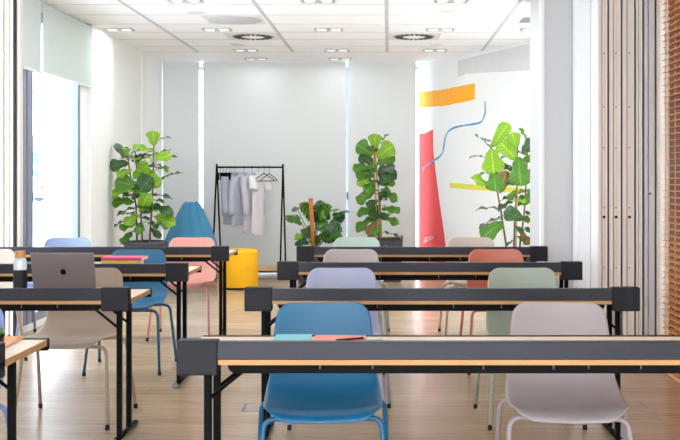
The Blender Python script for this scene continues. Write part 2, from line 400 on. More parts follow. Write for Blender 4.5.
stroke('signature_scribble', [(423, 243), (426, 241), (428, 238), (424.5, 239.5), (426, 242), (429, 240), (431, 237.5), (430, 240), (433, 238.5), (433.5, 237), (430, 237), (426, 238)], .006, M['mwhite'], red, .006, 'pale scribble')

# right side: column, jamb, parked partition panels, wall with a wooden blind
struct('wall_right', MB().box(1.935, 2.1, -3.2, 7.1, 0, CEIL).box(2.4, 2.55, 7.1, 10.4, 0, CEIL).box(2.1, 2.55, 7.0, 7.1, 0, CEIL), M['walltint'], 'right wall behind the wooden blind')
struct('wall_column', B(1.2825, 1.62, 8.55, 9.21, 0, CEIL), M['column'], 'light grey column right of the mural wall', .004)
struct('trim_8', B(1.276, 1.310, 8.535, 8.60, 0, CEIL), M['white'], 'white corner bead of the grey column', .006)
struct('trim_9', B(1.546, 1.649, 8.30, 8.53, 0, CEIL), M['white'], 'white jamb between column and parked panels', .003)
PXS = [(598, 608.3, 'pbeige'), (608.8, 621.6, 'pbeige'), (622.2, 635, 'pbeige'), (635.6, 643.2, 'pcream'), (644, 655.6, 'pgrey')]
PLAB = ['beige folded partition panel edge, next to the white jamb', 'beige partition panel edge, second from the white jamb', 'beige partition panel edge, third from the white jamb beside the narrow cream one',
        'narrow cream partition panel edge between beige and grey ones', 'grey partition panel edge nearest the wooden blind']
for k, (a, b, m) in enumerate(PXS):
    YP = 8.0; xa, xb = X(a, YP), X(b, YP); wd = xb-xa
    p = thing('partition_panel', PLAB[k], 'partition', ((xa+xb)/2, YP, 0), 0, 'parked folding partition panels'); h = wd/2
    B(-h+.004, h-.014, .02, .92, .01, CEIL-.02).build('panel_body', M['white' if k == 0 else 'pcream'], p)
    e = MB(); e.box(-h+.003, -h+wd*.33, 0, .03, .01, CEIL-.02, 0); e.box(-h+wd*.33, -h+wd*.42, .012, .03, .01, CEIL-.02, 1)
    e.box(-h+wd*.42, h-.007, -.004, .03, .01, CEIL-.02, 0)
    if k < 3: e.box(-h+wd*.6, -h+wd*.63, -.0055, .0, .01, CEIL-.02, 1)
    e.build('edge_profile', [M[m], M['pbrown']], p, bevel=.003)
    B(h-.007, h+.001, .008, .9, .01, CEIL-.02).build('rubber_seal', M['rubber'], p)
    if k < 3:
        MB().tube([(h*.1, -.004, 1.017), (h*.1, -.018, 1.017)], .011, 12).build('lock_knob', M['rubber'], p)
        s = MB()
        for z in (.62, 1.09, 1.56, 2.3, 1.88): s.tube([(h*.1, -.003, z), (h*.1, -.008, z)], .006, 8)
        s.build('screw', M['steel'], p)
    elif k == 4:
        MB().tube([(0, -.004, 1.2), (0, -.012, 1.2)], .008, 10).build('lock_knob', M['rubber'], p)
struct('trim_10', B(1.929, 1.936, 4.2, 6.99, .03, CEIL), M['brownpanel'], 'dark brown panel behind the wooden slat blind')  # added backing; the dark of the slat gaps is put into its colour
struct('trim_13', MB().box(2.106, 2.15, 7.97, 8.05, 0, CEIL).box(2.153, 2.4, 7.99, 8.05, 0, CEIL), M['pcream'], 'cream strip right of the parked panels', .003)
struct('trim_11', B(1.893, 1.935, 6.98, 7.1, 0, CEIL), M['pcream'], 'pale window casing at the end of the wooden blind', .003)

wb = thing('wooden_blind', 'orange-brown wooden slat blind covering the right wall', 'blind', (1.90, 5.6, 0))
s = MB(); n = 66; sp = .0425
for i in range(n):
    z = .05+sp*i
    c, sn = math.cos(R(4)), math.sin(R(4)); dx, dz = .025*c, .025*sn; t = .0015
    s.add([(-dx,-1.35,z-dz-t),(dx,-1.35,z+dz-t),(dx,-1.35,z+dz+t),(-dx,-1.35,z-dz+t),(-dx,1.40,z-dz-t),(dx,1.40,z+dz-t),(dx,1.40,z+dz+t),(-dx,1.40,z-dz+t)],
          [(0,1,2,3),(7,6,5,4),(0,4,5,1),(1,5,6,2),(2,6,7,3),(3,7,4,0)])
s.build('slats', M['slat'], wb)
for y in (-1.1, -.1, .9, 1.24):
    MB().box(-.027, -.0255, y-.008, y+.008, .02, 2.86).box(.0255, .027, y-.008, y+.008, .02, 2.86).build('ladder_tape', M['pcream'] if y > 1.2 else M['slat'], wb)
B(-.026, .026, -1.35, 1.4, .006, .028).build('bottom_rail', M['slat'], wb, bevel=.004)
B(-.03, .03, -1.35, 1.4, 2.85, 2.89).build('head_rail', M['slat'], wb, bevel=.004)

# roller blinds
def roller(label, x0, x1, y0, y1, z0, z1, m, along):
    cx, cy = (x0+x1)/2, (y0+y1)/2
    t = thing('roller_blind', label, 'blind', (cx, cy, z0), 0, 'roller blinds')
    if along == 'x':
        B(x0-cx, x1-cx, -.002, .002, 0, z1-z0).build('fabric', m, t)
        MB().tube([(x0-cx, 0, .012), (x1-cx, 0, .012)], .011, 10).build('bottom_bar', M['white'], t)
        MB().tube([(x0-cx, .03, z1-z0-.035), (x1-cx, .03, z1-z0-.035)], .027, 12).build('roller_tube', M['white'], t)
    else:
        B(-.002, .002, y0-cy, y1-cy, 0, z1-z0-.02).build('fabric', m, t)
        MB().tube([(0, y0-cy, .012), (0, y1-cy, .012)], .011, 10).build('bottom_bar', M['white'], t)
        MB().tube([(-.02, y0-cy, z1-z0-.035), (-.02, y1-cy, z1-z0-.035)], .018, 12).build('roller_tube', M['white'], t)
    return t
YR = 14.0
roller('narrow white roller blind left of the clothes rack, behind the blue bean bag', -3.095, X(199.3, YR), YR, YR, .07, CEIL-.004, M['blind'], 'x')
roller('wide white roller blind behind the clothes rack', X(203, YR), X(345.8, YR), YR, YR, .07, CEIL-.004, M['blind'], 'x')
roller('white roller blind behind the tall plant, left of the mural', X(348.3, YR), X(416, YR), YR, YR, .07, CEIL-.004, M['blind'], 'x')
roller('narrow grey-green half-lowered blind at the left end of the window', 0, 0, 8.53, 8.98, 2.235, CEIL-.004, M['blindgreen'], 'y').location.x = XL+.045
roller('wide grey-green half-lowered blind over the left window', 0, 0, 9.03, 10.49, 2.235, CEIL-.004, M['blindgreen'], 'y').location.x = XL+.045

# ceiling fittings
def lamp(label, x, y, w=.30, d=.155):
    t = thing('ceiling_light', label, 'ceiling light', (x, y, CEIL), 0, 'small recessed ceiling lights')
    f = MB(); h, e = w/2, d/2
    f.box(-h, h, -e, -e+.014, -.014, 0).box(-h, h, e-.014, e, -.014, 0).box(-h, -h+.014, -e, e, -.014, 0).box(h-.014, h, -e, e, -.014, 0)
    f.box(-.012, .012, -e, e, -.012, 0); f.build('frame', M['lampframe'], t)
    for sx in (-1, 1):
        MB().box(min(sx*.013, sx*(h-.014)), max(sx*.013, sx*(h-.014)), -e+.014, e-.014, -.005, -.001).build('recess', M['lampmid'], t)
        MB().lathe([(.05, -.009), (.05, -.005)], 16, 0, (sx*(h/2), 0, 0)).build('lens', M['lens'], t)
    return t
rows = {9.06: ('front row at the top edge', [-1.80, -.62, .56]), 10.86: ('row in front of the round vents', [-2.86, -1.82, -.63, .555, 1.56]), 12.66: ('row behind the round vents', [-1.76, -.634, .58]), 13.62: ('row nearest the back wall', [-1.76, -.64])}
names = {9.06: ['leftmost', 'middle', 'rightmost'], 10.86: ['leftmost', 'second from left', 'third from left', 'fourth from left', 'rightmost'], 12.66: ['left', 'middle', 'right'], 13.62: ['left', 'right']}
for y, (rt, xs) in rows.items():
    for x, nm in zip(xs, names[y]): lamp('small rectangular recessed light, %s of the %s' % (nm, rt), x, y)
def swirl(label, x, y, r=.215):
    t = thing('air_diffuser', label, 'air vent', (x, y, CEIL), 0, 'round swirl vents in the ceiling')
    B(-.29, .29, -.29, .29, -.004, 0).build('plate', M['ceilplate'], t)
    MB().lathe([(r+.02, -.0045), (r+.015, -.007), (r, -.007), (r-.01, -.0045)], 40).build('rim', M['vent'], t)
    MB().lathe([(r*.97, -.0045), (r*.97, -.006)], 40).build('recess', M['ceilplate'], t)
    b = MB()
    for k in range(22):
        a = 2*math.pi*k/22; c, s_ = math.cos(a), math.sin(a); tv = Vector((-s_, c, 0)); rv = Vector((c, s_, 0))
        p0, p1 = rv*(r*.62), rv*(r*.98); w0, w1 = .009, .016; vs = []
        for zz in (-.006, -.014):
            vs += [p0-tv*w0+Vector((0,0,zz)), p0+tv*w0+Vector((0,0,zz)), p1+tv*w1+Vector((0,0,zz)), p1-tv*w1+Vector((0,0,zz))]
        b.add(vs, [(0,1,2,3),(7,6,5,4),(0,4,5,1),(1,5,6,2),(2,6,7,3),(3,7,4,0)])
    b.build('vanes', M['swirl'], t)
    MB().lathe([(r*.58, -.0045), (r*.56, -.009), (r*.5, -.010)], 32).build('hub', M['ceil'], t)
swirl('round swirl air vent in the ceiling left of centre', X(253, 11.43), 11.43)
swirl('round swirl air vent in the ceiling towards the mural', X(414, 11.43), 11.43)
pv = thing('perforated_vent', 'square perforated vent plate in the ceiling above the clothes rack', 'air vent', (X(235, 10.2), 10.2, CEIL))
B(-.29, .29, -.28, .28, -.006, 0).build('plate', M['ceilplate'], pv, bevel=.002)
MB().lathe([(.265, -.006), (.262, -.010), (.05, -.0105)], 40).build('perforated_disc', M['discgrey'], pv)
sp_ = thing('square_vent', 'grey square ceiling vent partly hidden by the column', 'air vent', (1.50, 10.2, CEIL))
B(-.17, .17, -.17, .17, -.008, 0).build('plate', M['vent'], sp_, bevel=.002)
for (px, y, lab) in ((196, 9.7, 'round white ceiling speaker near the perforated vent'), (238, 12.1, 'round white ceiling speaker behind the left swirl vent'),
                     (447, 9.62, 'round white ceiling speaker in front of the right swirl vent'), (437, 12.14, 'round white ceiling speaker behind the right swirl vent')):
    t = thing('ceiling_speaker', lab, 'speaker', (X(px, y), y, CEIL), 0, 'round ceiling speakers')
    MB().lathe([(.10, 0), (.10, -.007), (.09, -.011), (.085, -.009)], 32).build('rim', M['white'], t)
    MB().lathe([(.086, -.008), (.086, -.010)], 32).build('grille', M['ceilplate'], t)

# ------------------------------------------------------------------ tables
def make_table(label, loc):
    t = thing('folding_table', label, 'table', loc, 0, 'folding seminar tables')
    W = .975
    MB().box(-W, W, 0, .453, .709, .733, 1, 0).build('tabletop', [M['laminate'], M['ply']], t)
    MB().prism([(.452, .7345), (.452, .692), (.470, .688), (.482, .700), (.482, .730), (.478, .7345)], 'x', -W, W).build('edge_strip', M['black'], t)
    MB().prism([(-.006, .727), (-.0005, .727), (-.0005, .7335), (.034, .7335), (.034, .787), (-.006, .787)], 'x', -.842, .842).build('front_rail', M['graphite'], t, bevel=.005, seg=3)
    for s in (-1, 1):
        a, b = sorted((s*.839, s*W))
        B(a, b, -.014, .042, .676, .793).build('end_cap', M['cap'], t, bevel=.005, seg=2)
        c = s*.8945
        B(c-.022, c+.022, .05, .455, .682, .7085).build('support_arm', M['black'], t, bevel=.003)
        for y in (.126, .315):
            B(c-.012, c+.012, y-.016, y+.016, .03, .684).build('leg', M['black'], t, bevel=.003)
            MB().tube([(c, y+.01, .565), (c-s*.08, y+.01, .63), (c-s*.135, y+.01, .675)], .0068, 8).build('brace', M['black'], t)
        ft = MB().tube([(c, .03, .02), (c, .43, .02)], .0145, 14).build('foot', M['black'], t)
        for y0, y1 in ((.012, .03), (.43, .448)):
            MB().tube([(c, y0, .0185), (c, y1, .0185)], .0175, 14).build('glide', M['steel'], ft)
    hw = .83; z0, z1 = .667, .709; r = .03
    poly = [(-hw, z1), (-hw+.004, z1-.012)]
    for k in range(6):
        a = R(180+90*k/5); poly.append((-hw+.012+r+r*math.cos(a), z0+r+r*math.sin(a)))
    for k in range(6):
        a = R(270+90*k/5); poly.append((hw-.012-r+r*math.cos(a), z0+r+r*math.sin(a)))
    poly += [(hw-.004, z1-.012), (hw, z1)]
    tr = MB().prism(poly, 'y', .07, .37).build('cable_tray', M['tray'], t, bevel=.002)
    for x in (-.50, -.32, .06, .30, .42, .60):
        MB().tube([(x, .068, .682), (x, .064, .69), (x, .068, .70)], .0035, 6).build('clip', M['steel'], tr)
    return t
XR = .267
T1 = make_table('nearest folding table at the bottom right, with teal and coral notebooks', (XR, 3.43, 0))
TABS = {'T1': T1}
for k, (x, y, lab) in {'T2': (XR, 5.035, 'second folding table in the right column, in front of lavender and sage chairs'), 'T3': (XR, 6.52, 'third folding table in the right column, in front of mauve and terracotta chairs'),
    'T4': (.265, 7.92, 'farthest folding table in the right column, in front of mint and beige chairs'), 'L1': (-2.25, 3.36, 'folding table cut off at the left edge holding an orange book'),
    'L2': (-2.253, 5.035, 'folding table on the left holding a grey laptop and water bottle'), 'L3': (-2.237, 6.42, 'folding table on the left holding pink and lime books'),
    'L4': (-2.213, 7.92, 'farthest folding table on the left, in front of pink and pale blue chairs')}.items():
    TABS[k] = copy_thing(T1, lab, (x, y, 0))

# ------------------------------------------------------------------ chairs
PROF = [(-.262,.427),(-.257,.441),(-.235,.452),(-.19,.457),(-.12,.452),(-.05,.446),(.03,.443),(.10,.447),(.16,.460),(.205,.487),(.232,.525),(.248,.575),(.262,.635),(.276,.695),(.290,.755),(.300,.806)]
def chair_shell():
    P = crom(PROF, 3); S = [0]
    for a, b in zip(P, P[1:]): S.append(S[-1]+math.hypot(b[0]-a[0], b[1]-a[1]))
    Lt = S[-1]; rows = []; nu = 18
    def halfw(s):
        u = s/Lt
        keys = [(0,.222),(.2,.230),(.38,.234),(.5,.232),(.6,.224),(.75,.215),(.88,.205),(1,.190)]
        for (a, wa), (b, wb_) in zip(keys, keys[1:]):
            if u <= b: w = wa+(wb_-wa)*(u-a)/(b-a); break
        r = .09
        if s < r: w = w-r+math.sqrt(max(0, r*r-(r-s)**2))
        r2 = .058; q = Lt-s
        if q < r2: w = w-r2+math.sqrt(max(0, r2*r2-(r2-q)**2))
        return w
    # extra rows near both ends so that the corners stay round
    ss = sorted(set([0, .003, .01, .02, .035, .055] + [Lt-v for v in (0, .002, .007, .015, .027, .042)] + [s for s in S if .06 < s < Lt-.05]))
    def at(s):
        for i in range(len(S)-1):
            if s <= S[i+1]+1e-9:
                t = (s-S[i])/(S[i+1]-S[i]); return (P[i][0]+(P[i+1][0]-P[i][0])*t, P[i][1]+(P[i+1][1]-P[i][1])*t)
        return P[-1]
    mb = MB(); vs = []
    for s in ss:
        y, z = at(s); y2, z2 = at(min(Lt, s+.01)); y1, z1 = at(max(0, s-.01))
        d = Vector((0, y2-y1, z2-z1)).normalized(); n = Vector((0, -d.z, d.y))      # normal: up on the seat, forward on the back
        w = halfw(s); u_ = s/Lt
        cup = .018 if u_ < .35 else .018+.016*min(1, (u_-.35)/.2)
        bow = .012*max(0, 1-s/.12)                                             # bowed front lip
        for k in range(nu+1):
            x = -w+2*w*k/nu; q = (x/.23)**2
            vs.append(Vector((x, y, z))+n*(cup*q)+Vector((0, bow*q*1.6, bow*q*.6)))
    R_ = len(ss)
    mb.add(vs, [(i*(nu+1)+k, i*(nu+1)+k+1, (i+1)*(nu+1)+k+1, (i+1)*(nu+1)+k) for i in range(R_-1) for k in range(nu)], 0, True)
    return mb
LEGS = [arc_path([(0,-.165,.424),(sx*.222,-.17,.424),(sx*.252,-.255,.012)], .045, 6) for sx in (-1,1)]+[arc_path([(0,.10,.426),(sx*.250,.125,.428),(sx*.275,.255,.012)], .045, 6) for sx in (-1,1)]
CHM = {}
def chair(label, colour, x, y, rz=0):
    if colour not in CHM:
        CHM[colour] = mat('chair_plastic_%d' % len(CHM), srgb(*colour), .42, bump=.04, bscale=700)
    m = CHM[colour]
    t = thing('shell_chair', label, 'chair', (x, y, 0), rz, 'plastic shell chairs')
    chair_shell().build('seat_shell', m, t, solid=.010, sub=1)
    for p in LEGS:
        lg = MB().tube(p, .0098, 10).build('leg', m, t)
        e = p[-1]; d = (p[-2]-e).normalized()
        MB().tube([e+d*.016, Vector((e.x, e.y, .001))], .0118, 10).build('foot_cap', M['rubber'], lg)
    return t
BLUE = (18, 98, 138)
chair('blue shell chair at the nearest table, teal notebook in front of it', BLUE, -.257, 4.04, .06)
chair('pale taupe shell chair at the nearest table, right of the blue one', (158, 146, 146), .70, 4.04, -.08)
chair('lavender shell chair behind the second table on the right side', (164, 167, 194), -.27, 5.645, 0)
chair('sage green shell chair behind the second table on the right side', (160, 172, 156), .785, 5.645, .02)
chair('mauve shell chair behind the third table on the right side', (178, 168, 168), -.273, 7.13, -.02)
chair('terracotta shell chair behind the third table on the right side', (208, 122, 100), .79, 7.13, .03)
chair('mint green shell chair at the farthest table on the right side', (178, 198, 184), -.27, 8.53, 0)
chair('beige shell chair at the farthest table, in front of the yellow strip', (198, 182, 166), .718, 8.53, 0)
chair('pale blue shell chair at the far left below the window', (142, 158, 198), -2.755, 8.5, 0)
chair('pink shell chair in front of the blue bean bag', (208, 144, 130), -1.69, 8.5, -.03)
chair('blue shell chair with pink and lime books in front of it', (36, 96, 128), -1.795, 7.10, .03)
chair('beige shell chair at the left edge behind the water bottle', (182, 168, 154), -2.90, 7.14, 0)
chair('taupe shell chair behind the open laptop', (172, 152, 135), -1.735, 5.645, 0)
chair('periwinkle shell chair cut off by the bottom left corner', (124, 138, 190), -1.79, 3.97, 0)

# ------------------------------------------------------------------ things on the tables
TZ = .7335
lp = thing('laptop', 'open grey laptop seen from behind on the left table', 'laptop', (-1.655, 5.235, TZ))
B(-.161, .161, -.005, .215, .003, .014).build('base', M['laptop'], lp, bevel=.004)
B(-.14, .14, .03, .11, .0141, .0155).build('keyboard', M['ink'], lp)
ld = bpy.data.objects.new('lid', None)
lid = MB().box(-.161, .161, -.0035, .0035, 0, .212).build('lid', M['laptop'], lp, bevel=.003, seg=3)
bpy.data.objects.remove(ld); lid.name = 'lid'
lid.location = (0, -.006, .013); lid.rotation_euler = (R(14), 0, 0)
B(-.152, .152, .0036, .0042, .012, .204).build('screen', M['ink'], lid)
ap = [(0,.62),(.12,.68),(.28,.70),(.42,.66),(.53,.57),(.44,.48),(.40,.36),(.42,.22),(.50,.11),(.58,.05),(.50,-.16),(.38,-.36),(.26,-.46),(.14,-.45),(0,-.40),(-.14,-.45),(-.28,-.46),(-.42,-.34),(-.54,-.12),(-.60,.14),(-.58,.38),(-.50,.56),(-.36,.68),(-.22,.70),(-.10,.66)]
e = MB(); sc = .025
e.prism([(x*sc, .108+z*sc) for x, z in ap], 'y', -.0041, -.0034)
e.prism([(x*sc, .108+z*sc) for x, z in [(0,.76),(.03,.92),(.14,1.06),(.28,1.12),(.27,.98),(.18,.84)]], 'y', -.0041, -.0034)
e.build('emblem', M['ink'], lid)

bt = thing('water_bottle', 'glass water bottle with wooden lid and black sleeve beside the laptop', 'bottle', (-1.875, 5.20, TZ))
MB().lathe([(.031, .004), (.032, .12), (.032, .165), (.030, .182), (.024, .192), (.024, .197)], 28).build('glass_body', M['bottleglass'], bt)
MB().lathe([(.031, 0), (.0345, .004), (.0345, .128), (.033, .131)], 28).build('sleeve', M['rubber'], bt)
MB().lathe([(.0255, .193), (.0265, .195), (.0265, .224), (.025, .227)], 28).build('lid', M['cork'], bt)

def book(name, label, cat, loc, w, d, h, m, rz=0, group=None):
    t = thing(name, label, cat, loc, rz, group)
    c = .0018
    MB().box(-w/2, w/2, -d/2, d/2, 0, c).box(-w/2, w/2, -d/2, d/2, h-c, h).box(-w/2, -w/2+c, -d/2, d/2, c, h-c).build('cover', m, t)
    B(-w/2+c, w/2-.003, -d/2+.003, d/2-.003, c, h-c).build('pages', M['paper'], t)
    return t
book('book', 'lime yellow book under the pink one on the left table', 'book', (-1.715, 6.60, TZ), .17, .235, .066, M['blime'], R(91), 'books on the left table')
book('book', 'pink book on top of the lime one on the left table', 'book', (-1.70, 6.595, TZ+.0665), .175, .26, .019, M['bpink'], R(89), 'books on the left table')
book('notebook', 'teal notebook on the nearest table before the blue chair', 'notebook', (-.353, 3.70, TZ), .135, .30, .014, M['bteal'], .0, 'notebooks on the nearest table')
book('notebook', 'coral notebook on the nearest table beside the teal one', 'notebook', (-.183, 3.70, TZ), .19, .27, .013, M['bcoral'], -.04, 'notebooks on the nearest table')
book('notebook', 'small turquoise pad lying right of the coral notebook', 'notebook', (-.045, 3.68, TZ), .085, .13, .011, M['bturq'], .3, 'notebooks on the nearest table')
pn = thing('pen', 'black pen lying on the coral notebook', 'pen', (-.135, 3.715, TZ+.0175), .5)
MB().tube([(-.06, 0, 0), (.05, 0, 0)], .0042, 10).build('barrel', M['ink'], pn)
MB().tube([(.05, 0, 0), (.066, 0, 0)], [.004, .001], 10).build('tip', M['chrome'], pn)
book('book', 'flat orange book on the table at the left edge', 'book', (-1.46, 3.72, TZ), .19, .21, .011, M['borange'], .02)
sc_ = thing('potted_succulent', 'small black pot with a round green succulent at the left edge', 'plant', (-1.41, 3.655, TZ+.0112))
MB().lathe([(.026, 0), (.032, .004), (.035, .034), (.034, .036)], 24).build('pot', M['ink'], sc_)
b = MB()
for k in range(22):
    a = k*2.4; el = .15+.06*k; d = Vector((math.cos(a)*math.cos(el), math.sin(a)*math.cos(el), math.sin(el)))
    p = Vector((0, 0, .034)); b.tube([p+d*.004, p+d*.018, p+d*.028, p+d*.034], [.004, .010, .009, .001], 8)
b.build('leaves', M['succ'], sc_)

# ------------------------------------------------------------------ floor box
fb = thing('floor_box', 'flat square floor socket hatch with grey frame behind the nearest table', 'floor hatch', (-.71, 5.91, 0))
f = MB(); f.box(-.13, .13, -.1, -.085, -.002, .004).box(-.13, .13, .085, .1, -.002, .004).box(-.13, -.115, -.085, .085, -.002, .004).box(.115, .13, -.085, .085, -.002, .004)
f.build('frame', M['steel'], fb)
B(-.115, .115, -.085, .085, -.002, .002).build('lid', M['floor'], fb)

# ------------------------------------------------------------------ pouf and bean bag
pf = thing('pouf', 'round yellow felt pouf beside the clothes rack', 'pouf', (X(238, 12.13), 12.13, 0))
pr = [(.235, .025), (.238, .03)]
pr += [(.238, .42)] + [(.198+.04*math.cos(R(a)), .42+.04*math.sin(R(a))) for a in (20, 40, 60, 80, 90)] + [(.1, .463), (.01, .464)]
MB().lathe(pr, 56).build('cushion', M['yellow'], pf)
MB().lathe([(.20, 0), (.20, .026)], 40).build('base', M['rubber'], pf)
sm_ = MB(); sm_.tube([(.2385*math.cos(R(a)), .2385*math.sin(R(a)), .415) for a in range(0, 365, 5)], .0025, 6); sm_.build('seam', M['yellow'], pf)

bb = thing('bean_bag', 'tall blue bean bag with a gathered top behind the pink chair', 'bean bag', (X(190, 12.75), 12.75, 0))
mb = MB(); n = 48; prof = [(.05, 0), (.27, .0), (.33, .04), (.365, .12), (.372, .2), (.35, .30), (.315, .42), (.272, .56), (.218, .70), (.160, .84), (.108, .95), (.078, .995), (.062, 1.004), (.02, .992)]
vs = []
for i, (r, z) in enumerate(prof):
    for jn in range(n):
        a = 2*math.pi*jn/n; t = z/1.0
        w = 1+.05*math.sin(6*a+z*3)*(1-.4*t)+.03*math.sin(11*a+5*z)+.025*math.sin(3*a+9*z)
        sx, sy = (1+.18*t, 1-.35*t)
        vs.append((r*w*math.cos(a)*sx+.02*t, r*w*math.sin(a)*sy, z+(.012*math.sin(4*a+1)*t if z > .9 else 0)))
k = len(prof); mb.add(vs, [(i*n+q, i*n+(q+1)%n, (i+1)*n+(q+1)%n, (i+1)*n+q) for i in range(k-1) for q in range(n)]+[tuple(range(n)), tuple((k-1)*n+q for q in range(n))], 0, True)
mb.build('bag', M['beanbag'], bb, sub=1)
for a0 in (-1.9, -.9, .4, 2.2):
    pts = []
    for (r, z) in prof[3:13]:
        t = z; w = 1+.05*math.sin(6*a0+z*3)*(1-.4*t)+.03*math.sin(11*a0+5*z)+.025*math.sin(3*a0+9*z)
        pts.append((r*w*math.cos(a0)*(1+.18*t)+.02*t, r*w*math.sin(a0)*(1-.35*t), z))
    MB().tube(pts, .004, 6).build('seam', M['beanbag'], bb)

# ------------------------------------------------------------------ clothes rack
RZ, RX0, RX1, RT = 13.38, -2.246, -1.378, 1.475
RC = (RX0+RX1)/2; hx = (RX1-RX0)/2
rk = thing('clothes_rack', 'black metal clothes rack with shirts in front of the white blind', 'clothes rack', (RC, RZ, 0))
MB().tube([(-hx, 0, RT-.03), (hx, 0, RT-.03)], .012, 10).build('rail', M['black'], rk)
for s in (-1, 1):
    for q in (-1, 1):
        MB().tube([(s*hx, q*.008, RT), (s*hx, q*.37, .02)], .0115, 10).build('leg', M['black'], rk)
        MB().tube([(s*hx, q*.368, .022), (s*hx, q*.372, 0)], .014, 10).build('foot_cap', M['rubber'], rk)
    MB().tube([(s*hx, 0, RT-.03), (s*hx, 0, RT+.012)], .014, 10).build('end_knob', M['black'], rk)
MB().tube([(-hx, -.33, .105), (hx, -.33, .105)], .010, 8).tube([(-hx, .33, .105), (hx, .33, .105)], .010, 8).tube([(-hx, -.33, .105), (-hx, .33, .105)], .010, 8).tube([(hx, -.33, .105), (hx, .33, .105)], .010, 8).build('shelf_frame', M['black'], rk)
B(-hx+.012, hx-.012, -.32, .32, .116, .135).build('shelf_board', M['board'], rk, bevel=.003)

def hanger(label, x, rz, clips=False, w=.20, drop=.0, group='black clothes hangers'):
    t = thing('clothes_hanger', label, 'hanger', (x, RZ, RT-.03), rz, group)
    hook = [(.0, .0, -.075)] + [(.015*math.cos(R(a))*1.0, 0, .0+.0155*math.sin(R(a))) for a in range(-70, 200, 18)]
    hook = [(0, 0, -.085), (0, 0, -.045), (.012, 0, -.022)] + [(.0165*math.cos(R(a)), 0, .0165*math.sin(R(a))) for a in range(-40, 190, 20)]
    MB().tube(hook, .0022, 8).build('hook', M['black'], t)
    if clips:
        MB().tube([(-w, 0, -.085), (w, 0, -.085)], .005, 8).build('bar', M['black'], t)
        for s in (-1, 1): B(s*w*.75-.022, s*w*.75+.022, -.012, .012, -.17, -.07).build('clip', M['black'], t, bevel=.003)
    else:
        MB().tube(arc_path([(0, 0, -.08), (w, 0, -.165), (w, 0, -.18), (-w, 0, -.18), (-w, 0, -.165), (0, 0, -.08)], .012, 4), .0055, 8).build('frame', M['black'], t)
    return t
for i, lab in enumerate(['first from the left end', 'second from the left end', 'third from the left end', 'fourth from the left end', 'last before the shirts']):
    hanger('black clip hanger on the rack rail, %s' % lab, RX0+.045+.038*i, R(76+(i % 3)*4), True, .10)
hanger('empty black hanger just right of the white shirt', X(269, RZ), R(52), w=.15)
hanger('empty black hanger at the right, angled to the camera', X(264, RZ), R(42), w=.16)

def garment(label, x, rz, L, W, col, sleeve, cat='shirt', seed=0, placket=False):
    rnd = random.Random(seed)
    hanger('black hanger inside the %s' % label.split(' hanging')[0], x, rz, w=W*.8)
    m = translucent('cloth_%d' % seed, srgb(*col), .25, .9, bump=.1, bscale=300)
    t = thing('shirt', label, cat, (x, RZ, RT-.03), rz, 'shirts on the clothes rack')
    mb = MB(); n = 40; rowsN = 16; vs = []; ph = rnd.uniform(0, 6)
    for i in range(rowsN+1):
        v = i/rowsN; z = -.075-L*v
        sh = min(1, v*L/.15); hwid = .05+(W*.86-.05)*math.sin(sh*math.pi/2)**.8
        hwid *= 1+.16*v; dep = .016+.022*min(1, v*3)
        for q in range(n):
            a = 2*math.pi*q/n
            rip = 1+.5*v*math.sin(5*a+ph+2*v)+.2*v*math.sin(9*a+ph*2)
            xx = hwid*math.cos(a); yy = dep*rip*math.sin(a)+.012*v*math.sin(7*xx/W+ph)
            vs.append((xx, yy, z+.02*v*math.sin(2*a+ph)))
    mb.add(vs, [(i*n+q, i*n+(q+1)%n, (i+1)*n+(q+1)%n, (i+1)*n+q) for i in range(rowsN) for q in range(n)]+[tuple(range(n))], 0, True)
    mb.build('body', m, t)
    for s in (-1, 1):
        sl = MB(); e = sleeve; path = []; rr = []
        for k in range(7):
            u = k/6; path.append((s*(W*.74+(.05 if e > .3 else .09)*u+.012*math.sin(3*u+ph)), -.02*u+.02*math.sin(4*u+ph), -.125-e*u)); rr.append(.046-.004*u+.004*math.sin(9*u+ph) if e > .3 else .042+.022*u)
        sl.tube(path, rr, 14); sl.build('sleeve', m, t)
    MB().tube([(.05*math.cos(R(a)), .022*math.sin(R(a)), -.072) for a in range(0, 361, 24)], .010, 8).build('collar', m, t)
    if placket: MB().tube([(.01, -.05, -.12), (.02, -.062, -.35), (.015, -.075, -L*.9)], .007, 6).build('placket', mat('dark_stitch', srgb(70, 74, 100), .8, var=.1), t)
    return t
garment('grey long-sleeved shirt hanging at the left of the rack', X(235, RZ), R(48), .66, .20, (186, 190, 204), .50, seed=1, placket=True)
garment('pale lilac long-sleeved shirt hanging beside the grey one', X(243.5, RZ), R(44), .68, .20, (208, 210, 226), .50, seed=2, placket=True)
garment('off-white long shirt hanging behind the white tee', X(252, RZ), R(58), .78, .18, (222, 220, 230), .50, seed=3)
garment('white short-sleeved tee hanging at the right of the shirts', X(258.5, RZ), R(66), .80, .155, (252, 250, 252), .17, cat='shirt', seed=4)

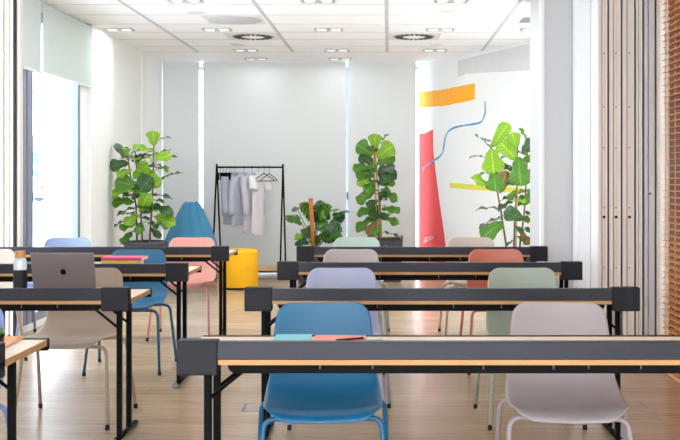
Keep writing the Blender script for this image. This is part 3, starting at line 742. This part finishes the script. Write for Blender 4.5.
# ------------------------------------------------------------------ plants
SHAPE = [(0,.05),(.08,.16),(.2,.27),(.34,.30),(.48,.36),(.62,.46),(.76,.5),(.87,.45),(.95,.28),(1,.04)]
def leaf(mb, base, tip, nrm, mi, wid=.62, curl=.12, rnd=random):
    base, tip = Vector(base), Vector(tip); d = tip-base; L = d.length; d.normalize()
    n = Vector(nrm); n = (n-d*n.dot(d))
    if n.length < .05: n = Vector((.3, -.6, .5)); n = n-d*n.dot(d)
    n.normalize(); sd = d.cross(n); vs = []; ph = rnd.uniform(0, 6); fold = rnd.uniform(.12, .3)
    for (t, w) in SHAPE:
        for jx in (-1, -.55, 0, .55, 1):
            y = w*wid*L*jx
            wv = .07*L*math.sin(t*13+ph+(2 if jx > 0 else 0))*abs(jx)**1.5
            vs.append(base+d*(L*t)+sd*y+n*(-curl*L*(t*t-t*.6)+fold*abs(y)*(1-.3*t)+wv))
    for i, (t, w) in enumerate(SHAPE):
        for jj, jx in enumerate((-1, -.55, 0, .55, 1)): mb.lc[len(mb.v)+i*5+jj] = (t, jx, 1)
    k = len(SHAPE); mb.add(vs, [(i*5+q, i*5+q+1, i*5+q+6, i*5+q+5) for i in range(k-1) for q in range(4)], mi, True)

NV = {'u': (0, -.12, 1), 'f': (0, -1, .35), 'm': (0, -.6, .8), 'd': (.1, -.3, 1)}
def fig(label, pxc, Z, stems, leaves, pot, extra, seed, canes=(), potmat='pot', scale_dep=1):
    rnd = random.Random(seed); s = Z/F; ox = X(pxc, Z)
    t = thing('fiddle_leaf_fig', label, 'plant', (ox, Z, 0), 0, 'tall potted fiddle leaf figs')
    q = lambda px, py, dep=0: Vector((X(px, Z)-ox, dep*s, H(py, Z)))
    ph, pr_, sq = pot
    if sq:
        MB().prism([(-pr_*.88, 0), (pr_*.88, 0), (pr_, ph), (pr_*.93, ph), (pr_*.9, ph-.05), (-pr_*.9, ph-.05), (-pr_*.93, ph), (-pr_, ph)], 'y', -pr_*.9, pr_*.9).build('pot', M[potmat], t, bevel=.012)
        B(-pr_*.86, pr_*.86, -pr_*.86, pr_*.86, ph-.06, ph-.03).build('soil', M['soil'], t)
    else:
        MB().lathe([(pr_*.8, 0), (pr_*.84, .01), (pr_, ph-.04), (pr_*1.03, ph-.035), (pr_*1.03, ph-.004), (pr_*.97, ph), (pr_*.93, ph-.03)], 40).build('pot', M[potmat], t)
        MB().lathe([(pr_*.94, ph-.05), (pr_*.94, ph-.025)], 32).build('soil', M['soil'], t)
    for st in stems:
        pts = crom([(p[0], p[1], p[2] if len(p) > 2 else 0) for p in st], 4) if False else st
        P = [q(*p) for p in pts]; b0 = P[0].copy(); b0.z = ph-.04; P = [b0]+P
        MB().tube(P, [.011]+[.011-.006*i/len(P) for i in range(len(P)-1)], 8).build('stem', M['bark'], t)
    for cn in canes:
        P = [q(*cn[0]), q(*cn[1])]; d = (P[0]-P[1]).normalized(); P[0] = P[0]+d*((P[0].z-(ph-.06))/-d.z if abs(d.z) > .1 else 0)
        MB().tube(P, .0075, 8).build('support_cane', M['cane'], t)
    f = MB()
    for lf in leaves:
        x0, y0, x1, y1, dep, nk, mi = lf[:7]; wd = lf[7] if len(lf) > 7 else .62
        b0 = q(x0, y0, dep*.25); tp = q(x1, y1, dep)
        leaf(f, b0, tp, NV[nk], mi, wd, rnd.uniform(.1, .38), rnd)
        # petiole back to the nearest stem point
        best = min(((q(*p)-b0).length, i, p) for i, p in enumerate(pp for st in stems for pp in dens(st)))
        f.tube([b0, q(*best[2])+Vector((0, 0, -.01))], .0035, 6, 1)
    for k in range(extra):
        st = dens(stems[k % len(stems)]); p = st[rnd.randrange(len(st)//6, len(st))]
        b0 = q(*p); a = rnd.uniform(0, 2*math.pi); L = rnd.uniform(.12, .2)
        d = Vector((math.cos(a)*.8, math.sin(a)*.9, rnd.uniform(-.4, .4))).normalized()
        leaf(f, b0+d*.04, b0+d*(.04+L), (0, -.3, 1), rnd.choice([0, 1, 2, 2]), .66, .3, rnd)
        f.tube([b0, b0+d*.05], .0035, 6, 1)
    f.build('foliage', LEAF, t)
    return t
def dens(st):
    out = []
    for a, b in zip(st, st[1:]):
        for k in range(8):
            u = k/8; out.append(tuple(x+(y-x)*u for x, y in zip(a, b)))
    out.append(st[-1]); return out

fig('bushy fiddle leaf fig in a charcoal pot beside the left window', 145, 11.2,
    [[(137,236),(136,205),(131,180),(127,152)], [(142,236),(140,200),(137,172),(135,151)], [(150,236),(152,205),(153,175),(154,142)]],
    [(154,146,154,131,-4,'f',0,.95),(158,140,170,136,6,'u',2),(154,151,134,146,-5,'m',0,.5),(154,155,170,149,4,'u',2),(151,161,172,155,-14,'m',0,.8),(160,160,177,156,2,'u',1),
     (162,179,182,171,-4,'u',1,.45),(150,170,159,188,-10,'f',0,.75),(135,157,144,158,-6,'f',2,.9),(124,158,115,143,2,'m',4,.5),(127,156,127,149,-4,'f',0,1.0),(129,163,111,167,-6,'f',2,.75),
     (133,170,120,175,-12,'m',0,.8),(134,178,150,164,-8,'f',0,.7),(124,174,114,180,6,'m',2,.8),(136,197,153,177,-12,'f',2,.75),(139,188,118,180,-10,'f',1,.8),(140,186,114,193,-12,'m',0,.6),
     (136,203,113,202,-6,'m',1,.7),(150,196,173,196,-4,'u',2,.5),(152,200,166,201,-10,'u',1),(138,207,119,214,-10,'u',2,.7),(152,205,174,214,-6,'m',2,.6),(141,212,151,194,-14,'f',0,.7),
     (153,216,176,224,-4,'m',0,.6),(139,214,129,224,-14,'f',0,.7),(136,220,114,224,0,'u',2,.5),(146,222,160,226,-10,'u',2,.6),(137,224,122,228,-10,'m',1,.7),(133,231,124,244,-8,'m',1,.7),(150,228,162,237,-6,'m',2,.55),
     (141,222,143,232,-16,'m',1,.7),(146,180,140,168,-8,'f',0,.7),(128,195,116,186,6,'f',2,.7),(145,172,150,182,-6,'f',2,.8),(141,200,150,212,-4,'f',2,.8)],
    (.62, .225, False), 34, 3)
fig('narrow upright fiddle leaf fig in a dark square pot left of the mural', 385, 13.0,
    [[(381,236),(380,205),(377,180),(374,150)], [(379,236),(377,210),(374,180),(375,146)]],
    [(375,149,375,134,-4,'f',0,.95),(382,142,388,133,2,'u',4,.6),(373,155,357,144,-4,'f',1,.9),(377,158,393,145,-6,'f',0,.9),(374,165,360,154,-2,'f',2,.8),(378,164,394,154,-3,'f',1,.85),
     (374,169,353,168,-6,'m',1,.75),(376,173,395,166,-6,'m',4,.8),(374,176,356,171,-8,'f',1,.8),(373,190,360,176,-7,'f',0,.85),(379,180,396,171,-4,'f',2,.8),(380,186,394,182,-8,'m',1,.8),
     (377,190,357,202,-6,'m',1,.65),(381,191,398,200,-4,'m',1,.65),(378,198,391,193,-8,'m',2,.8),(382,209,400,211,-6,'m',1,.7),(376,206,357,215,-4,'m',1,.6),(380,206,370,216,-10,'m',2,.7),
     (374,217,356,231,-4,'m',1,.6),(382,216,399,224,-4,'m',1,.6),(377,220,369,235,-10,'f',3,.7),(381,224,374,234,-12,'f',1,.6),(384,232,403,237,-6,'u',2,.35),(383,238,391,244,-16,'m',3,.8),(388,240,398,244,-16,'m',3,.6),
     (375,182,366,192,-10,'f',1,.8),(379,172,388,182,-12,'f',2,.8),(377,200,368,206,-12,'m',2,.8),(380,194,390,190,-10,'f',1,.8),(376,162,371,172,-10,'f',1,.8),(378,212,386,218,-12,'m',2,.8)],
    (.57, .225, True), 24, 5, canes=[((381,236,-7),(375.5,152,-4)), ((378,236,-7),(373.5,152,-4))], potmat='potblack')
fig('airy fiddle leaf fig half hidden by the grey column', 515, 11.0,
    [[(506,244),(501,212),(497,190),(491,144)], [(514,244),(515,215),(517,185),(517.5,147)], [(520,244),(524,215),(526,185),(528,140)]],
    [(492,147,508,123,-4,'f',0,.5),(490,148,476,133,-2,'u',1,.4),(492,143,483,138,8,'u',4,.7),(491,149,493,173,-8,'f',0,.95),(484,157,470,156,6,'u',4,.5),(499,160,510,154,6,'u',2,.6),(494,171,495,191,-8,'f',1,.95),
     (500,193,506,171,-4,'f',3,.6),(497,191,471,177,-8,'m',0,.5),(500,209,476,207,-6,'u',4,.35),(500,217,478,227,-6,'u',4,.35),(503,222,481,237,-6,'f',1,.7),(523,219,504,211,-8,'f',2,.8),
     (517,161,499,141,-6,'f',0,.7),(516,149,512,133,-4,'f',0,.9),(526,139,519,128,-4,'m',1,.5),(518,157,520,186,-8,'f',1,.8),(516,172,502,165,2,'m',2,.7),(522,152,534,140,-2,'f',2,.8),(522,160,534,158,-6,'f',1,.8),
     (524,178,540,170,-2,'f',2,.8),(526,190,540,200,-4,'m',1,.7),(525,212,538,218,-4,'m',2,.7),(524,228,538,236,-4,'m',2,.7),(520,232,529,244,-6,'m',3,.7),(522,205,534,194,-4,'f',1,.7),(517,206,526,196,2,'f',2,.7),
     (516,190,508,200,-2,'f',1,.6),(515,226,522,232,-8,'m',2,.7),(514,240,506,244,-6,'u',2,.5),(528,152,538,142,0,'f',1,.7),(517,236,524,240,-8,'m',2,.7)],
    (.50, .20, False), 12, 9, canes=[((516,244),(518,160))])

# monstera
mon = thing('monstera', 'low monstera with brown moss pole right of the clothes rack', 'plant', (X(313, 12.6), 12.6, 0)); mo = X(313, 12.6)
MB().lathe([(.17, 0), (.175, .01), (.20, .40), (.205, .41), (.205, .44), (.19, .44), (.185, .41)], 36).build('pot', M['pot'], mon)
MB().lathe([(.187, .39), (.187, .415)], 32).build('soil', M['soil'], mon)
MB().tube([(X(314, 12.6)-mo, -.08, .40), (X(311.3, 12.6)-mo, -.08, H(198, 12.6))], .026, 14).build('moss_pole', M['moss'], mon)
def mleaf(mb, c, d, n, L, mi, rnd):
    d = Vector(d).normalized(); n = Vector(n); n = (n-d*n.dot(d)).normalized(); sd = d.cross(n)
    half = [(0,-.02),(.16,-.16),(.34,-.14),(.46,.02),(.50,.16),(.30,.20),(.50,.26),(.49,.40),(.26,.38),(.45,.50),(.40,.62),(.20,.55),(.33,.70),(.24,.82),(.10,.93),(0,1.02)]
    c = Vector(c); top = len(half); vs = []
    def pt(x, y):
        return c+d*(L*y)+sd*(L*x)+n*(L*(-.22*max(0, y-.3)**2-.16*x*x+.05*math.sin(8*y+3*x)))
    for sgn in (-1, 1):
        mid = [pt(0, -.02+1.04*i/(top-1)) for i in range(top)]; ed = [pt(sgn*x, y) for x, y in half]
        mb.add(mid+ed, [(i, i+1, top+i+1, top+i) for i in range(top-1)], mi, True)
rnd = random.Random(4); fo = MB(); st_ = MB()
ML = [(312,207,324,201,'m',2),(311,212,300,203,'f',1),(299,220,284,217,'m',1),(318,213,332,206,'f',1),(330,211,343,208,'u',1),(341,211,354,211,'u',2),(338,213,341,223,'f',2),(318,216,309,219,'m',2),(309,229,299,235,'m',1),
      (303,237,292,240,'u',1),(305,241,294,245,'m',2),(320,222,328,232,'f',1),(331,224,343,231,'f',2),(334,232,340,241,'m',1),(323,234,331,241,'m',1),(318,238,309,243,'m',1),(316,226,326,219,'f',2),(333,237,322,241,'f',2),(300,234,297,239,'f',0),(337,236,341,238,'f',0),(298,207,294,211,'u',4),
      (322,212,330,220,'f',2),(310,214,318,222,'f',2),(326,228,336,236,'f',2),(306,229,312,238,'m',2)]
Z = 12.6
for (x0, y0, x1, y1, nk, mi) in ML:
    dep = rnd.uniform(-.02, .2) if abs(x0-313) < 12 else rnd.uniform(-.15, .12); b0 = Vector((X(x0, Z)-mo, dep, H(y0, Z))); tp = Vector((X(x1, Z)-mo, dep+rnd.uniform(-.12, .02), H(y1, Z)))
    d = tp-b0; mleaf(fo, b0, d, NV[nk], max(.09, d.length*.98), mi, rnd)
    st_.tube([(X(314, Z)-mo+rnd.uniform(-.04, .04), rnd.uniform(-.03, .03), .41), ((b0.x)*.5, dep*.4, (b0.z+.41)*.5+.05), b0], .005, 6)
fo.build('foliage', LEAF, mon); st_.build('stems', LEAF[1], mon)

# ------------------------------------------------------------------ outside the left window
struct('ground', MB().box(-120, 40, -60, 140, -.30, -.12), M['dust'], 'pale street ground outside')
car = thing('car', 'white car parked in the street outside the left window', 'car', (X(49, 55)-2.15, 55, -.12))
MB().prism([(-2.1, .25), (2.1, .25), (2.15, .62), (2.05, .95), (1.55, 1.02), (.95, 1.48), (-.7, 1.5), (-1.35, 1.0), (-2.05, .88), (-2.15, .6)], 'y', -.85, .85).build('body', M['carwhite'], car, bevel=.06)
MB().prism([(1.35, 1.03), (.88, 1.42), (-.62, 1.43), (-1.15, 1.02)], 'y', -.86, .86).build('side_window', M['cardark'], car)
for x in (-1.35, 1.35):
    for y in (-.8, .8): MB().tube([(x, y-.1, .32), (x, y+.1, .32)], .32, 20).build('wheel', M['cardark'], car)
B(2.0, 2.12, -.87, -.5, .7, .88).build('tail_light', M['taillight'], car)
bd = thing('office_building', 'pale blue building across the street outside the window', 'building', (-29.5, 80, -.12))
B(-12, 4, 0, 8, 0, 3.6).build('wall', M['bldg'], bd); B(-12, 1, 1, 8, 3.6, 4.6).build('roof_block', M['bldg'], bd)
for k in range(7):
    for z in (.9, 2.3): B(-11+2.0*k, -9.9+2.0*k, -.1, .05, z, z+.9).build('window', M['bldgwin'], bd)

# ------------------------------------------------------------------ light
wd = bpy.data.worlds.new('daylight'); bpy.context.scene.world = wd; wd.use_nodes = True
nt = wd.node_tree; bg = nt.nodes['Background']
tc = nt.nodes.new('ShaderNodeTexCoord'); sx = nt.nodes.new('ShaderNodeSeparateXYZ'); rp = nt.nodes.new('ShaderNodeValToRGB')
rp.color_ramp.elements[0].position = 0; rp.color_ramp.elements[0].color = (.84, .91, 1, 1)
rp.color_ramp.elements[1].position = .6; rp.color_ramp.elements[1].color = (.78, .89, 1, 1)
nt.links.new(tc.outputs['Generated'], sx.inputs[0]); nt.links.new(sx.outputs['Z'], rp.inputs['Fac']); nt.links.new(rp.outputs['Color'], bg.inputs['Color'])
bg.inputs['Strength'].default_value = 7.5

def area(name, label, loc, rot, sx, sy, power, col=(1, 1, 1)):
    l = bpy.data.lights.new(name, 'AREA'); l.shape = 'RECTANGLE'; l.size = sx; l.size_y = sy; l.energy = power; l.color = col
    o = bpy.data.objects.new(name, l); C.objects.link(o); o.location = loc; o.rotation_euler = rot
    return o
# added unseen fill lights: behind the camera, and past the column tilted up
area('window_light', '', (-.6, -3.1, 1.6), (R(90), 0, 0), 5.6, 2.4, 46, (.95, .98, 1))
area('window_light', '', (2.36, 9.75, 1.5), (0, R(128), 0), 2.6, .9, 60, (.95, .98, 1))
for o in [o for o in bpy.data.objects if o.name.startswith('ceiling_light')]:
    area('downlight', '', (o.location.x, o.location.y, CEIL-.03), (0, 0, 0), .26, .12, 1.5 if o.location.y > 12 else 6, (.93, .97, 1))
for y in (7.26, 5.46):                                              # added unseen lamps without fittings, brightening the near jamb and tables
    for x in (-2.9, -1.8, -.62, .56): area('downlight', '', (x, y, CEIL-.03), (0, 0, 0),   .26, .12, 1.5, (.93, .97, 1))

cam = bpy.data.cameras.new('camera'); co = bpy.data.objects.new('camera', cam); C.objects.link(co)
co.location = (0, 0, CAMH); co.rotation_euler = (R(90), 0, 0)
cam.sensor_width = 36; cam.lens = 36*F/680; cam.shift_x = -(CX-340)/680; cam.shift_y = -(220-CY)/680; cam.clip_end = 500
sc = bpy.context.scene; sc.camera = co
vs_ = sc.view_settings; vs_.view_transform = 'Standard'; vs_.look = 'None'; vs_.gamma = 1; vs_.exposure = .28; vs_.use_curve_mapping = False
sc.cycles.max_bounces = 10; sc.cycles.diffuse_bounces = 6; sc.cycles.transparent_max_bounces = 12
sc.cycles.sample_clamp_indirect = 6
